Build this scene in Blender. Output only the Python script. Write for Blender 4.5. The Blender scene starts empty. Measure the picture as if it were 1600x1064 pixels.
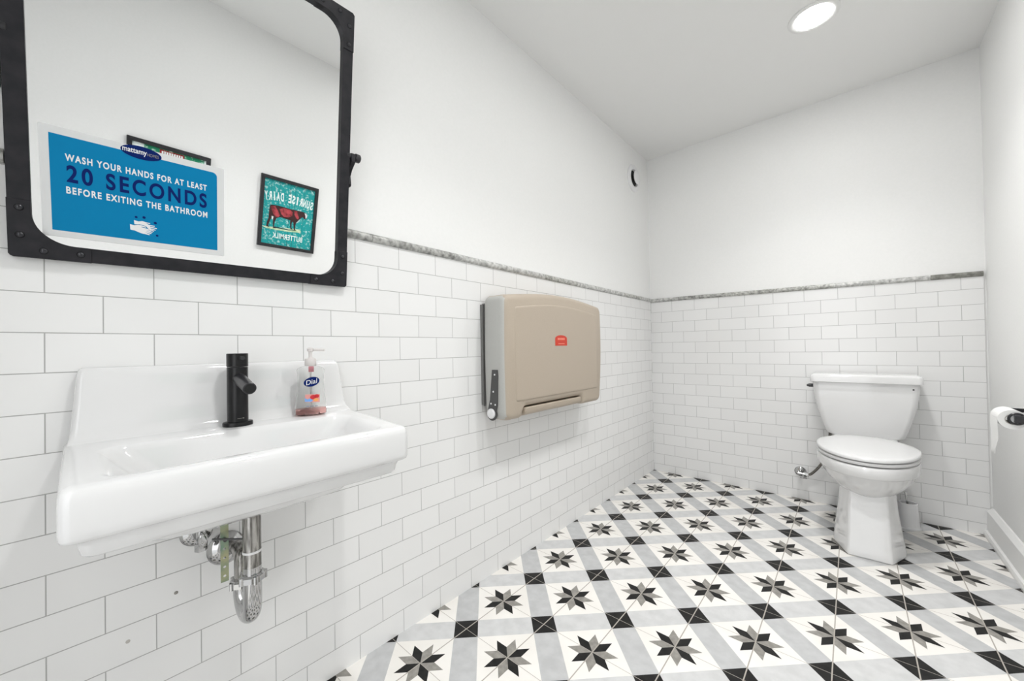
import bpy, bmesh, math, random
from math import sin, cos, pi, radians
from mathutils import Vector, Matrix, geometry

# ------------------------------------------------------------------ camera, world, lights, exposure
S = bpy.context.scene
COL = S.collection
YAW, PITCH, ROLL = -.7325, .0099, -.0171
FPX, SHX, SHY = 601.7092, -11.362, 6.671
cf = Vector((sin(YAW)*cos(PITCH), cos(YAW)*cos(PITCH), sin(PITCH)))
cr = cf.cross(Vector((0, 0, 1))).normalized(); cu = cr.cross(cf)
r2 = cr*cos(ROLL)+cu*sin(ROLL); u2 = -cr*sin(ROLL)+cu*cos(ROLL)
cam_data = bpy.data.cameras.new('camera')
cam = bpy.data.objects.new('camera', cam_data); COL.objects.link(cam)
cam.matrix_world = Matrix(((r2.x, u2.x, -cf.x, 1.1699), (r2.y, u2.y, -cf.y, -3.0313), (r2.z, u2.z, -cf.z, .9717), (0, 0, 0, 1)))
cam_data.sensor_width = 36; cam_data.lens = FPX/1600*36
cam_data.shift_x = -SHX/1600; cam_data.shift_y = SHY/1600
cam_data.clip_start = .02
S.camera = cam
w = bpy.data.worlds.new('world'); S.world = w; w.use_nodes = True
w.node_tree.nodes['Background'].inputs[0].default_value = (.98, .99, 1, 1)
w.node_tree.nodes['Background'].inputs[1].default_value = .80
S.view_settings.view_transform = 'Standard'; S.view_settings.look = 'None'
S.view_settings.gamma = 1; S.view_settings.use_curve_mapping = False
S.view_settings.exposure = 1.54
LAMP, LAMP2 = 28.0, 22.0          # strength of the downlight lenses
SPOT = 16.8                       # watts of each downlight's own downward beam

pd = bpy.data.lights.new('doorway_portal', 'AREA'); pd.shape = 'RECTANGLE'; pd.size = .96; pd.size_y = 2.06; pd.cycles.is_portal = True
pl_ = bpy.data.objects.new('doorway_portal', pd); COL.objects.link(pl_); pl_.location = (.90, -3.53, 1.03); pl_.rotation_euler = (radians(90), 0, 0)
W, YN, H = 1.6775, -3.45, 2.4458      # right wall x, near wall y, ceiling z
ZT, CH, HP = 1.3318, .0785, .0796     # wainscot top, tile course height, half tile pitch
TL_Y0, TB_X0, TB_DZ = -3.0731, .1609, -.0206
random.seed(4)

# ------------------------------------------------------------------ materials
def mat(name, color, rough=.5, metal=0., coat=0., **kw):
    m = bpy.data.materials.new(name); m.use_nodes = True
    b = m.node_tree.nodes['Principled BSDF']
    b.inputs['Base Color'].default_value = (*color, 1)
    b.inputs['Roughness'].default_value = rough
    b.inputs['Metallic'].default_value = metal
    b.inputs['Coat Weight'].default_value = coat
    b.inputs['Coat Roughness'].default_value = .04
    for k, v in kw.items(): b.inputs[k.replace('_', ' ')].default_value = v
    return m

def nd(m, t, **kw):
    n = m.node_tree.nodes.new(t)
    for k, v in kw.items(): setattr(n, k, v)
    return n

def noise_color(m, c1, c2, scale, lo=.35, hi=.65, detail=6, bump=0., stretch=None):
    L = m.node_tree.links; b = m.node_tree.nodes['Principled BSDF']
    tc = nd(m, 'ShaderNodeTexCoord'); no = nd(m, 'ShaderNodeTexNoise')
    no.inputs['Scale'].default_value = scale; no.inputs['Detail'].default_value = detail
    src = tc.outputs['Object']
    if stretch:
        mp = nd(m, 'ShaderNodeMapping'); mp.inputs['Scale'].default_value = stretch
        L.new(src, mp.inputs[0]); src = mp.outputs[0]
    L.new(src, no.inputs['Vector'])
    r = nd(m, 'ShaderNodeValToRGB')
    r.color_ramp.elements[0].position = lo; r.color_ramp.elements[1].position = hi
    r.color_ramp.elements[0].color = (*c1, 1); r.color_ramp.elements[1].color = (*c2, 1)
    L.new(no.outputs['Fac'], r.inputs[0]); L.new(r.outputs[0], b.inputs['Base Color'])
    if bump:
        bp = nd(m, 'ShaderNodeBump'); bp.inputs['Strength'].default_value = bump; bp.inputs['Distance'].default_value = .002
        L.new(no.outputs['Fac'], bp.inputs['Height']); L.new(bp.outputs[0], b.inputs['Normal'])
    return m

def tile_mat(name, axis, u0, v0):
    """white subway tile: running bond with thin grey grout"""
    m = mat(name, (.8, .8, .79), .16)
    L = m.node_tree.links; b = m.node_tree.nodes['Principled BSDF']
    tc = nd(m, 'ShaderNodeTexCoord'); sp = nd(m, 'ShaderNodeSeparateXYZ'); cb = nd(m, 'ShaderNodeCombineXYZ')
    L.new(tc.outputs['Object'], sp.inputs[0])
    au = nd(m, 'ShaderNodeMath', operation='SUBTRACT'); au.inputs[1].default_value = u0
    av = nd(m, 'ShaderNodeMath', operation='SUBTRACT'); av.inputs[1].default_value = v0
    L.new(sp.outputs[axis], au.inputs[0]); L.new(sp.outputs['Z'], av.inputs[0])
    L.new(au.outputs[0], cb.inputs[0]); L.new(av.outputs[0], cb.inputs[1])
    br = nd(m, 'ShaderNodeTexBrick'); br.offset = .5; br.offset_frequency = 2; br.squash = 1
    br.inputs['Scale'].default_value = 1; br.inputs['Brick Width'].default_value = 2*HP
    br.inputs['Row Height'].default_value = CH; br.inputs['Mortar Size'].default_value = .0011
    br.inputs['Mortar Smooth'].default_value = .25; br.inputs['Bias'].default_value = 0
    br.inputs['Color1'].default_value = (.83, .83, .825, 1); br.inputs['Color2'].default_value = (.805, .805, .80, 1)
    br.inputs['Mortar'].default_value = (.42, .42, .41, 1)
    L.new(cb.outputs[0], br.inputs['Vector'])
    L.new(br.outputs['Color'], b.inputs['Base Color'])
    mr = nd(m, 'ShaderNodeMapRange'); mr.inputs['To Min'].default_value = .14; mr.inputs['To Max'].default_value = .8
    L.new(br.outputs['Fac'], mr.inputs['Value']); L.new(mr.outputs[0], b.inputs['Roughness'])
    no = nd(m, 'ShaderNodeTexNoise'); no.inputs['Scale'].default_value = 9; no.inputs['Detail'].default_value = 1
    L.new(tc.outputs['Object'], no.inputs['Vector'])
    ad = nd(m, 'ShaderNodeMath', operation='MULTIPLY_ADD'); ad.inputs[1].default_value = -1.0
    mu = nd(m, 'ShaderNodeMath', operation='MULTIPLY'); mu.inputs[1].default_value = .8
    L.new(no.outputs['Fac'], mu.inputs[0]); L.new(br.outputs['Fac'], ad.inputs[0]); L.new(mu.outputs[0], ad.inputs[2])
    bp = nd(m, 'ShaderNodeBump'); bp.inputs['Strength'].default_value = .5; bp.inputs['Distance'].default_value = .0015
    L.new(ad.outputs[0], bp.inputs['Height']); L.new(bp.outputs[0], b.inputs['Normal'])
    return m

M = {}
M['paint'] = noise_color(mat('wall_paint', (.87, .87, .86), .55), (.865, .868, .858), (.88, .88, .872), 90, bump=.05)
M['ceil'] = mat('ceiling_paint', (.86, .86, .85), .7)
M['trimwhite'] = mat('trim_paint', (.82, .82, .81), .3)
M['tileL'] = tile_mat('subway_tile_left', 'Y', TL_Y0, ZT-20*CH)
M['tileB'] = tile_mat('subway_tile_back', 'X', TB_X0+HP, ZT+TB_DZ-21*CH)
M['marble'] = noise_color(mat('grey_marble', (.5, .5, .5), .3), (.17, .17, .16), (.62, .62, .60), 60, .34, .62, 8)
M['ceramic'] = mat('white_ceramic', (.745, .745, .745), .07, coat=.4)
M['seat'] = mat('white_seat_plastic', (.72, .72, .72), .18)
M['black'] = mat('black_metal', (.014, .014, .017), .35, coat=.15)
M['blackmatte'] = mat('matt_black_faucet', (.004, .004, .005), .28, Specular_IOR_Level=.35)
M['iron'] = noise_color(mat('black_iron_frame', (.03, .03, .033), .42, Specular_IOR_Level=.25), (.013, .013, .016), (.022, .021, .025), 40)
M['rivet'] = mat('dark_rivet', (.05, .05, .055), .25, .7)
M['mirror'] = mat('mirror_silver', (.93, .94, .94), .0, 1.)
M['chrome'] = mat('chrome', (.50, .50, .50), .08, 1.)
M['brushed'] = noise_color(mat('worn_chrome_pipe', (.4, .39, .37), .18, 1.), (.14, .135, .125), (.48, .47, .45), 120, .38, .6, stretch=(1, 1, .12))
M['steel'] = mat('dull_steel_plate', (.22, .22, .215), .35, .6)
M['zinc'] = noise_color(mat('green_zinc_strap', (.3, .35, .25), .35, .8), (.22, .32, .25), (.45, .45, .28), 30)
M['hole'] = mat('dark_hole', (.01, .01, .01), .8)
M['tape'] = mat('white_tape', (.8, .8, .8), .5)
M['hose'] = noise_color(mat('braided_hose', (.1, .09, .08), .35, .6), (.03, .028, .026), (.3, .28, .25), 500, .4, .6)
M['tan'] = noise_color(mat('tan_plastic', (.43, .37, .30), .42), (.42, .355, .285), (.455, .39, .315), 700, bump=.25)
M['tangrey'] = noise_color(mat('tan_plastic_lit_side', (.47, .47, .45), .42), (.44, .44, .42), (.50, .50, .48), 700, bump=.25)  # lit look of the tan shell's side, painted in as grey
M['hinge'] = mat('dark_grey_hinge', (.07, .07, .07), .4)
M['whitepl'] = mat('white_plastic', (.82, .82, .83), .35)
M['redlabel'] = mat('red_label', (.55, .035, .012), .4)
M['lightred'] = mat('pale_red_print', (.85, .30, .22), .4)
M['blue'] = mat('sign_blue', (.0, .20, .42), .5, Specular_IOR_Level=.12)
M['navy'] = mat('sign_navy', (.002, .015, .12), .5, Specular_IOR_Level=.1)
M['white'] = mat('sign_white', (.78, .79, .79), .4)
M['cardstock'] = mat('sign_cardstock', (.68, .69, .69), .5)
M['paper'] = mat('tissue_paper', (.84, .84, .83), .8)
M['card'] = mat('cardboard_core', (.5, .48, .45), .8)
M['grille'] = mat('vent_shadow_gap', (.02, .02, .02), .9)
M['cream'] = noise_color(mat('floor_cream', (.8, .76, .7), .38), (.80, .775, .735), (.85, .83, .795), 7)
M['band'] = noise_color(mat('floor_light_grey', (.5, .5, .5), .38), (.55, .553, .555), (.62, .623, .625), 25)
M['band2'] = noise_color(mat('floor_mid_grey', (.5, .5, .5), .38), (.455, .46, .465), (.525, .53, .535), 25)
M['fblack'] = noise_color(mat('floor_black', (.02, .02, .02), .5, Specular_IOR_Level=.22), (.007, .007, .007), (.015, .0145, .014), 40)
M['fgrey'] = noise_color(mat('floor_grey_petal', (.2, .19, .17), .36), (.22, .21, .19), (.31, .295, .27), 60)
M['grout'] = mat('floor_grout', (.42, .39, .35), .8)
M['grass'] = noise_color(mat('poster_ground', (.5, .65, .4), .5), (.35, .55, .3), (.7, .78, .55), 40)
M['cowdark'] = mat('poster_cow_dark', (.035, .008, .008), .5)
M['cowred'] = noise_color(mat('poster_cow_red', (.3, .02, .03), .5), (.16, .01, .015), (.50, .06, .075), 45)
def distressed(name, c1, c2, scale=38):
    m = noise_color(mat(name, c1, .5), c1, c2, scale, .54, .74, 8)
    return m
M['teal'] = distressed('poster_teal_boards', (.0, .33, .33), (.62, .84, .82), 75)
M['pgreen'] = distressed('poster_green_boards', (.0, .22, .10), (.6, .85, .72), 60)
M['pred'] = distressed('poster_red_boards', (.30, .015, .02), (.85, .6, .55), 60)
M['printwhite'] = distressed('poster_worn_white', (.85, .92, .90), (.45, .72, .70), 60)
M['plankline'] = mat('poster_board_gap', (.0, .06, .07), .6)
# clear plastic, soap, label
def glassy(name, color, rough, ior, alpha=None):
    m = mat(name, color, rough); b = m.node_tree.nodes['Principled BSDF']
    b.inputs['Transmission Weight'].default_value = 1; b.inputs['IOR'].default_value = ior
    return m
M['clear'] = glassy('clear_bottle_plastic', (.97, .975, .97), .03, 1.25)
M['soap'] = glassy('pink_soap', (.99, .56, .53), .02, 1.12)
M['pump'] = mat('translucent_pump', (.86, .82, .80), .3, Transmission_Weight=.35)
def emis(name, s):
    m = mat(name, (1, 1, 1)); b = m.node_tree.nodes['Principled BSDF']
    b.inputs['Emission Color'].default_value = (1, .995, .98, 1); b.inputs['Emission Strength'].default_value = s
    return m
M['lens'] = emis('downlight_lens', LAMP); M['lens2'] = emis('dimmer_downlight_lens', LAMP2)
M['door'] = mat('door_paint', (.78, .78, .77), .35)

# ------------------------------------------------------------------ object helpers
def empty(name, label, cat, mw=None, group=None, kind=None):
    o = bpy.data.objects.new(name, None); COL.objects.link(o); o.empty_display_size = .05
    if mw is not None: o.matrix_world = mw if isinstance(mw, Matrix) else Matrix.Translation(mw)
    tag(o, label, cat, group, kind); return o
def tag(o, label=None, cat=None, group=None, kind=None):
    if label: o['label'] = label
    if cat: o['category'] = cat
    if group: o['group'] = group
    if kind: o['kind'] = kind
    return o
def link(name, bm, mats, parent=None, smooth=True, angle=38, bevel=0, seg=2):
    me = bpy.data.meshes.new(name)
    bmesh.ops.recalc_face_normals(bm, faces=bm.faces)
    bm.to_mesh(me); bm.free()
    for x in (mats if isinstance(mats, (list, tuple)) else [mats]): me.materials.append(x)
    o = bpy.data.objects.new(name, me); COL.objects.link(o)
    if parent is not None: o.parent = parent
    if smooth:
        for p in me.polygons: p.use_smooth = True
        me.set_sharp_from_angle(angle=radians(angle))
    if bevel:
        b = o.modifiers.new('bevel', 'BEVEL'); b.width = bevel; b.segments = seg; b.limit_method = 'ANGLE'; b.angle_limit = radians(35)
        b.harden_normals = False
    return o
def box(bm, x0, x1, y0, y1, z0, z1, mi=0):
    v = [bm.verts.new((x, y, z)) for x in (x0, x1) for y in (y0, y1) for z in (z0, z1)]
    for q in ((0, 1, 3, 2), (4, 6, 7, 5), (0, 4, 5, 1), (2, 3, 7, 6), (0, 2, 6, 4), (1, 5, 7, 3)):
        f = bm.faces.new([v[i] for i in q]); f.material_index = mi
    return v
def basis(d):
    d = Vector(d).normalized(); a = Vector((0, 0, 1)) if abs(d.z) < .9 else Vector((1, 0, 0))
    x = d.cross(a).normalized(); return x, d.cross(x), d
def loft(bm, rings, cap0=True, cap1=True, mi=0):
    R = [[bm.verts.new(p) for p in r] for r in rings]
    n = len(R[0])
    for a, b in zip(R, R[1:]):
        for i in range(n):
            f = bm.faces.new((a[i], a[(i+1) % n], b[(i+1) % n], b[i])); f.material_index = mi
    if cap0: bm.faces.new(list(reversed(R[0]))).material_index = mi
    if cap1: bm.faces.new(R[-1]).material_index = mi
    return R
def circ(c, d, r, n=24):
    x, y, z = basis(d); c = Vector(c)
    return [c+x*r*cos(2*pi*i/n)+y*r*sin(2*pi*i/n) for i in range(n)]
def lathe(bm, c, d, prof, n=32, mi=0, cap0=True, cap1=True):
    """prof: list of (offset along d, radius)"""
    c = Vector(c); dd = Vector(d).normalized()
    return loft(bm, [circ(c+dd*h, d, max(r, 1e-4), n) for h, r in prof], cap0, cap1, mi)
def cyl(bm, a, b, r, n=24, mi=0, ch=0):
    a, b = Vector(a), Vector(b); L = (b-a).length
    pr = [(0, r), (L, r)] if not ch else [(0, r-ch), (ch, r), (L-ch, r), (L, r-ch)]
    lathe(bm, a, b-a, pr, n, mi)
def tube(bm, pts, r, n=16, mi=0):
    pts = [Vector(p) for p in pts]; rings = []; x = None
    for i, p in enumerate(pts):
        t = (pts[min(i+1, len(pts)-1)]-pts[max(i-1, 0)]).normalized()
        if x is None: x = basis(t)[0]
        x = (x-t*x.dot(t)).normalized(); y = t.cross(x)
        rr = r[i] if isinstance(r, (list, tuple)) else r
        rings.append([p+x*rr*cos(2*pi*k/n)+y*rr*sin(2*pi*k/n) for k in range(n)])
    loft(bm, rings, mi=mi)
def smooth_pts(pts, n=8):
    pts = [Vector(p) for p in pts]; out = []
    P = [pts[0]]+pts+[pts[-1]]
    for i in range(1, len(P)-2):
        for k in range(n):
            t = k/n; a, b, c, d = P[i-1:i+3]
            out.append(.5*((2*b)+(c-a)*t+(2*a-5*b+4*c-d)*t*t+(3*b-a-3*c+d)*t**3))
    out.append(pts[-1]); return out
def rrect(x0, x1, y0, y1, r, n=6):
    out = []
    for cx, cy, a0 in ((x1-r, y1-r, 0), (x0+r, y1-r, 90), (x0+r, y0+r, 180), (x1-r, y0+r, 270)):
        for i in range(n+1):
            a = radians(a0+90*i/n); out.append((cx+r*cos(a), cy+r*sin(a)))
    return out
def prism(bm, loops, z0, z1, mi=0, f=lambda u, v, z: (u, v, z), back=True):
    """extrude 2D loops (first outer, others holes) from z0 to z1"""
    tris = geometry.tessellate_polygon([[Vector((p[0], p[1], 0)) for p in l] for l in loops])
    flat = [p for l in loops for p in l]
    top = [bm.verts.new(f(p[0], p[1], z1)) for p in flat]; bot = [bm.verts.new(f(p[0], p[1], z0)) for p in flat] if back else None
    for t in tris:
        try:
            bm.faces.new([top[i] for i in t]).material_index = mi
            if back: bm.faces.new([bot[i] for i in reversed(t)]).material_index = mi
        except ValueError: pass
    k = 0
    if back:
        for l in loops:
            n = len(l)
            for i in range(n):
                a, b = k+i, k+(i+1) % n
                bm.faces.new((top[a], top[b], bot[b], bot[a])).material_index = mi
            k += n
    return top
def text_obj(name, s, mat_, parent, u, v, z, size, sx=1., bold=0., align='CENTER', depth=.0002, spacing=1., rot=0., shear=0., fit=None):
    cu_ = bpy.data.curves.new('txt', 'FONT'); cu_.body = s; cu_.size = size; cu_.align_x = align; cu_.align_y = 'CENTER'
    cu_.offset = bold; cu_.extrude = depth; cu_.space_character = spacing; cu_.shear = shear
    t = bpy.data.objects.new('txt', cu_); COL.objects.link(t)
    dg = bpy.context.evaluated_depsgraph_get(); dg.update()
    me = bpy.data.meshes.new_from_object(t.evaluated_get(dg)); bpy.data.objects.remove(t)
    if fit:      # scale to a measured width and capital height
        xs = [q.co.x for q in me.vertices]; ys = [q.co.y for q in me.vertices]
        me.transform(Matrix.Translation((-(max(xs)+min(xs))/2, -(max(ys)+min(ys))/2, 0)))
        me.transform(Matrix.Diagonal((fit[0]/(max(xs)-min(xs)), fit[1]/(max(ys)-min(ys)), 1, 1))); sx = 1
    me.transform(Matrix.Translation((u, v, z)) @ Matrix.Rotation(rot, 4, 'Z') @ Matrix.Diagonal((sx, 1, 1, 1)))
    me.materials.clear(); me.materials.append(mat_)
    for p in me.polygons: p.material_index = 0
    me.name = name
    o = bpy.data.objects.new(name, me); COL.objects.link(o); o.parent = parent
    return o
def struct(name, bm, m, parent=None, smooth=False, **kw):
    o = link(name, bm, m, parent, smooth=smooth, **kw)
    if parent is None: o['kind'] = 'structure'
    return o

# ------------------------------------------------------------------ room shell
TH = .12
TP = .008   # tile face stands this far proud of the plaster
bm = bmesh.new(); box(bm, -TH, -TP, YN-TH, TH, 0, H); wl = struct('wall_left', bm, M['paint'])
bm = bmesh.new(); box(bm, -TH, W+TH, TP, TH, 0, H); wb = struct('wall_back', bm, M['paint'])
bm = bmesh.new(); box(bm, W, W+TH, YN-TH, TP, 0, H); struct('wall_right', bm, M['paint'])
DX0, DX1, DZ = .42, 1.38, 2.06      # unseen open doorway, added behind the camera to let in frontal light
bm = bmesh.new(); box(bm, -TP, DX0, YN-TH, YN, 0, H); box(bm, DX1, W, YN-TH, YN, 0, H); box(bm, DX0, DX1, YN-TH, YN, DZ, H); struct('wall_front', bm, M['paint'])
bm = bmesh.new(); box(bm, -TH, W+TH, YN-TH, TH, H, H+.1); ceiling = struct('ceiling', bm, M['ceil'])
# tiled wainscots (top edge follows the pencil trim)
def topL(y): return 1.3175+(-y)/2.454*.0125      # trim bottom along left wall
def topB(x): return 1.3145-x*.0130
bm = bmesh.new(); prism(bm, [[(YN, 0), (.004, 0), (.004, topL(0)), (YN, topL(YN))]], -TP-.002, 0, f=lambda u, v, z: (z, u, v))
struct('tile_wainscot', bm, M['tileL'], wl)
bm = bmesh.new(); prism(bm, [[(-.004, 0), (1.668, 0), (1.668, topB(1.668)), (-.004, topB(0))]], -TP-.002, 0, f=lambda u, v, z: (u, -z, v))
struct('tile_wainscot', bm, M['tileB'], wb)
# marble pencil trim laid in lengths
def pencil(name, runs, along):
    t = bpy.data.objects.new(name, None); COL.objects.link(t); t['kind'] = 'structure'
    for k, (a, b, m_) in enumerate(runs):
        bm = bmesh.new(); rings = []
        g = .0008
        for s_ in (a+g, b-g):
            ring = []
            for i in range(13):
                an = -pi/2+pi*i/12; hh = .0135
                d_, z_ = .011*cos(an)+.0005, hh*sin(an)+hh
                ring.append((d_, s_, topL(s_)+z_) if along == 'L' else (s_, -d_, topB(s_)+z_))
            ring.append((-TP-.001, s_, topL(s_)+2*hh) if along == 'L' else (s_, TP+.001, topB(s_)+2*hh))
            ring.append((-TP-.001, s_, topL(s_)) if along == 'L' else (s_, TP+.001, topB(s_)))
            rings.append(ring)
        loft(bm, rings)
        link('pencil_tile', bm, m_, t, angle=50)
mk = [noise_color(mat('grey_marble_%s' % n, (.5, .5, .5), .3), a, b, sc, .34, .64, 8) for n, a, b, sc in
      (('dark', (.15, .15, .14), (.52, .52, .50), 55), ('pale', (.32, .32, .31), (.68, .68, .66), 60), ('mid', (.22, .22, .20), (.60, .60, .57), 70), ('end', (.12, .12, .105), (.33, .33, .30), 40))]
runs = []; y = YN; k = 0
cuts = [YN, -3.45, -3.12, -2.75, -2.38, -2.03, -1.72, -1.42, -1.11, -.8, -.5, -.2, 0.008]
for i, (a, b) in enumerate(zip(cuts, cuts[1:])): runs.append((a, b, mk[(0, 2, 0, 0, 0, 1, 1, 2, 1, 1, 2, 1)[i]]))
pencil('trim_1', runs, 'L')
cuts = [-.008, .21, .50, .80, 1.10, 1.335, 1.49, 1.668]
pencil('trim_2', [(a, b, mk[(1, 0, 2, 2, 1, 1, 3)[i]]) for i, (a, b) in enumerate(zip(cuts, cuts[1:]))], 'B')
# baseboards: flat board with a sloped cap and a small shoe moulding
def baseboard(name, path):
    bm = bmesh.new(); loft(bm, [[Vector(q) for q in r] for r in path]); struct(name, bm, M['trimwhite'])
prof = [(0, 0), (.034, 0), (.034, .012), (.030, .024), (.022, .028), (.021, .122), (.006, .138), (0, .140)]
baseboard('baseboard_right', [[(W-d, yy, z) for d, z in prof] for yy in (0.0, YN)])
baseboard('baseboard_front', [[(xx, YN+d, z) for d, z in prof] for xx in (0.0, .35)])
# casing of the added open doorway behind the camera and the leaf swung out into the hall
bm = bmesh.new()
for a, b, c, d in ((DX0-.07, DX0, 0, DZ+.07), (DX1, DX1+.07, 0, DZ+.07), (DX0, DX1, DZ, DZ+.07)): box(bm, a, b, YN, YN+.018, c, d)
for a, b, c, d in ((DX0-.001, DX0+.012, 0, DZ), (DX1-.012, DX1+.001, 0, DZ), (DX0, DX1, DZ-.012, DZ+.001)): box(bm, a, b, YN-TH, YN+.002, c, d)
struct('trim_3', bm, M['trimwhite'])
bm = bmesh.new(); box(bm, DX0-.94, DX0-.02, YN-TH-.05, YN-TH-.01, .008, 2.05); dr = struct('door_1', bm, M['door'], bevel=.003)
bm = bmesh.new(); hy = YN-TH-.05; hx = DX0-.88
cyl(bm, (hx, hy, 1.0), (hx, hy-.045, 1.0), .011); cyl(bm, (hx-.01, hy-.045, 1.0), (hx+.11, hy-.045, 1.0), .008)
link('door_handle', bm, M['black'], dr)
bm = bmesh.new(); box(bm, -2.5, 4, YN-3.5, YN-TH, -.08, 0); fh = bpy.data.objects.new('floor_hall', bpy.data.meshes.new('floor_hall')); bm.to_mesh(fh.data); bm.free(); fh.data.materials.append(M['band']); COL.objects.link(fh); fh['kind'] = 'structure'

# floor: 19 cm printed tiles, stars and black squares at the corners
PX, PY, OX, OY = .1905, .1928, .157, -1.937
def clip_poly(poly, x0, x1, y0, y1):
    for ax, val, sg in ((0, x0, 1), (0, x1, -1), (1, y0, 1), (1, y1, -1)):
        out = []
        for i in range(len(poly)):
            a, b = poly[i], poly[(i+1) % len(poly)]
            da, db = sg*(a[ax]-val), sg*(b[ax]-val)
            if da >= 0: out.append(a)
            if (da > 0) != (db > 0) and da != db:
                t = da/(da-db); out.append((a[0]+(b[0]-a[0])*t, a[1]+(b[1]-a[1])*t))
        poly = out
        if len(poly) < 3: return None
    return poly
bm = bmesh.new()
box(bm, -TH, W+TH, YN-TH, TH, -.08, 0, 0)
def fpoly(poly, z, mi):
    p = clip_poly(poly, 0, W, YN, 0)
    if p is None: return
    q = []
    for a in p:
        if not q or abs(a[0]-q[-1][0])+abs(a[1]-q[-1][1]) > 1e-7: q.append(a)
    if len(q) > 2 and abs(q[0][0]-q[-1][0])+abs(q[0][1]-q[-1][1]) < 1e-7: q.pop()
    if len(q) < 3: return
    f = bm.faces.new([bm.verts.new((a[0], a[1], z)) for a in q]); f.material_index = mi
hb = .0283     # half width of a band, measured along the grid axes / 1 diagonal step
HD = .0565
def P(i, j, a=0, b=0): return (OX+i*PX+a*PX/.19, OY+j*PY+b*PY/.19)
star_groups = []
for i in range(-3, 12):
    for j in range(-13, 14):
        if (i+j) % 2:    # black square, band links to the two neighbours up-right and up-left
            for sx, mi in ((1, 1), (-1, 2)):
                fpoly([P(i, j, sx*HD, 0), P(i+sx, j+1, 0, -HD), P(i+sx, j+1, -sx*HD, 0), P(i, j, 0, HD)], .0001, mi)
            fpoly([P(i, j, HD, 0), P(i, j, 0, HD), P(i, j, -HD, 0), P(i, j, 0, -HD)], .0002, 3)
        else:
            e = .043
            for k in range(8):
                a0, a1 = radians(45*k), radians(45*(k+1))
                p1 = (e*cos(a0), e*sin(a0)); p2 = (e*cos(a1), e*sin(a1)); p3 = (p1[0]+p2[0], p1[1]+p2[1])
                fpoly([P(i, j), P(i, j, *p1), P(i, j, *p3), P(i, j, *p2)], .0002, 3 if k % 2 else 4)
gx, gy = .0017, .0008
for i in range(-3, 12): fpoly([(OX+i*PX-gx, YN), (OX+i*PX+gx, YN), (OX+i*PX+gx, 0), (OX+i*PX-gx, 0)], .0003, 5)
for j in range(-13, 14): fpoly([(0, OY+j*PY-gy), (W, OY+j*PY-gy), (W, OY+j*PY+gy), (0, OY+j*PY+gy)], .0003, 5)
me = bpy.data.meshes.new('floor'); bm.normal_update()
for f in bm.faces:
    if abs(f.normal.z) > .9 and f.calc_center_median().z > 0 and f.normal.z < 0: f.normal_flip()
bm.to_mesh(me); bm.free()
for k in ('cream', 'band', 'band2', 'fblack', 'fgrey', 'grout'): me.materials.append(M[k])
fl = bpy.data.objects.new('floor', me); COL.objects.link(fl); fl['kind'] = 'structure'

# ------------------------------------------------------------------ ceiling downlights
def downlight(x, y, label, lens='lens'):
    t = empty('recessed_downlight', label, 'ceiling light', (x, y, H), group='recessed ceiling downlights')
    bm = bmesh.new()
    lathe(bm, (0, 0, 0), (0, 0, -1), [(0, .094), (.003, .094), (.0055, .088), (.006, .078), (.003, .0695), (.0, .0695)], 48)
    link('trim_ring', bm, M['trimwhite'], t)
    bm = bmesh.new(); lathe(bm, (0, 0, -.0015), (0, 0, -1), [(0, .0690), (.0022, .0690), (.003, .066)], 48)
    link('lens', bm, M[lens], t)
    ld = bpy.data.lights.new('downlight_beam', 'SPOT'); ld.energy = SPOT; ld.spot_size = radians(118); ld.spot_blend = 1.0; ld.shadow_soft_size = .065; ld.color = (1, .995, .985)
    lo_ = bpy.data.objects.new('downlight_beam', ld); COL.objects.link(lo_); lo_.parent = t; lo_.location = (0, 0, -.02)
downlight(1.072, -.803, 'glowing round white recessed light in the ceiling above the toilet')
downlight(.86, -2.45, 'round white recessed ceiling light nearest the door, overhead of the camera', 'lens2')
downlight(.98, -1.62, 'unseen extra ceiling light added to brighten the middle of the room')  # extra lamp out of view, added to even out the lighting

# ------------------------------------------------------------------ round vent on the left wall
t = empty('air_vent', 'round white wall vent high up in the far left corner', 'vent', (-TP, -.268, 2.215))
bm = bmesh.new(); lathe(bm, (0, 0, 0), (1, 0, 0), [(0, .098), (.004, .100), (.012, .096), (.016, .084), (.012, .064), (.004, .058), (0, .057)], 48)
link('outer_ring', bm, M['whitepl'], t)
bm = bmesh.new(); lathe(bm, (0, 0, 0), (1, 0, 0), [(0.001, .0565), (.002, .0565), (.0021, .02), (.030, .02)], 40); link('dark_opening', bm, M['grille'], t)
bm = bmesh.new(); lathe(bm, (0, 0, 0), (1, 0, 0), [(.024, .001), (.024, .044), (.030, .050), (.036, .044), (.039, .02), (.0395, .001)], 40)
link('center_disc', bm, M['whitepl'], t)

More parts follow.
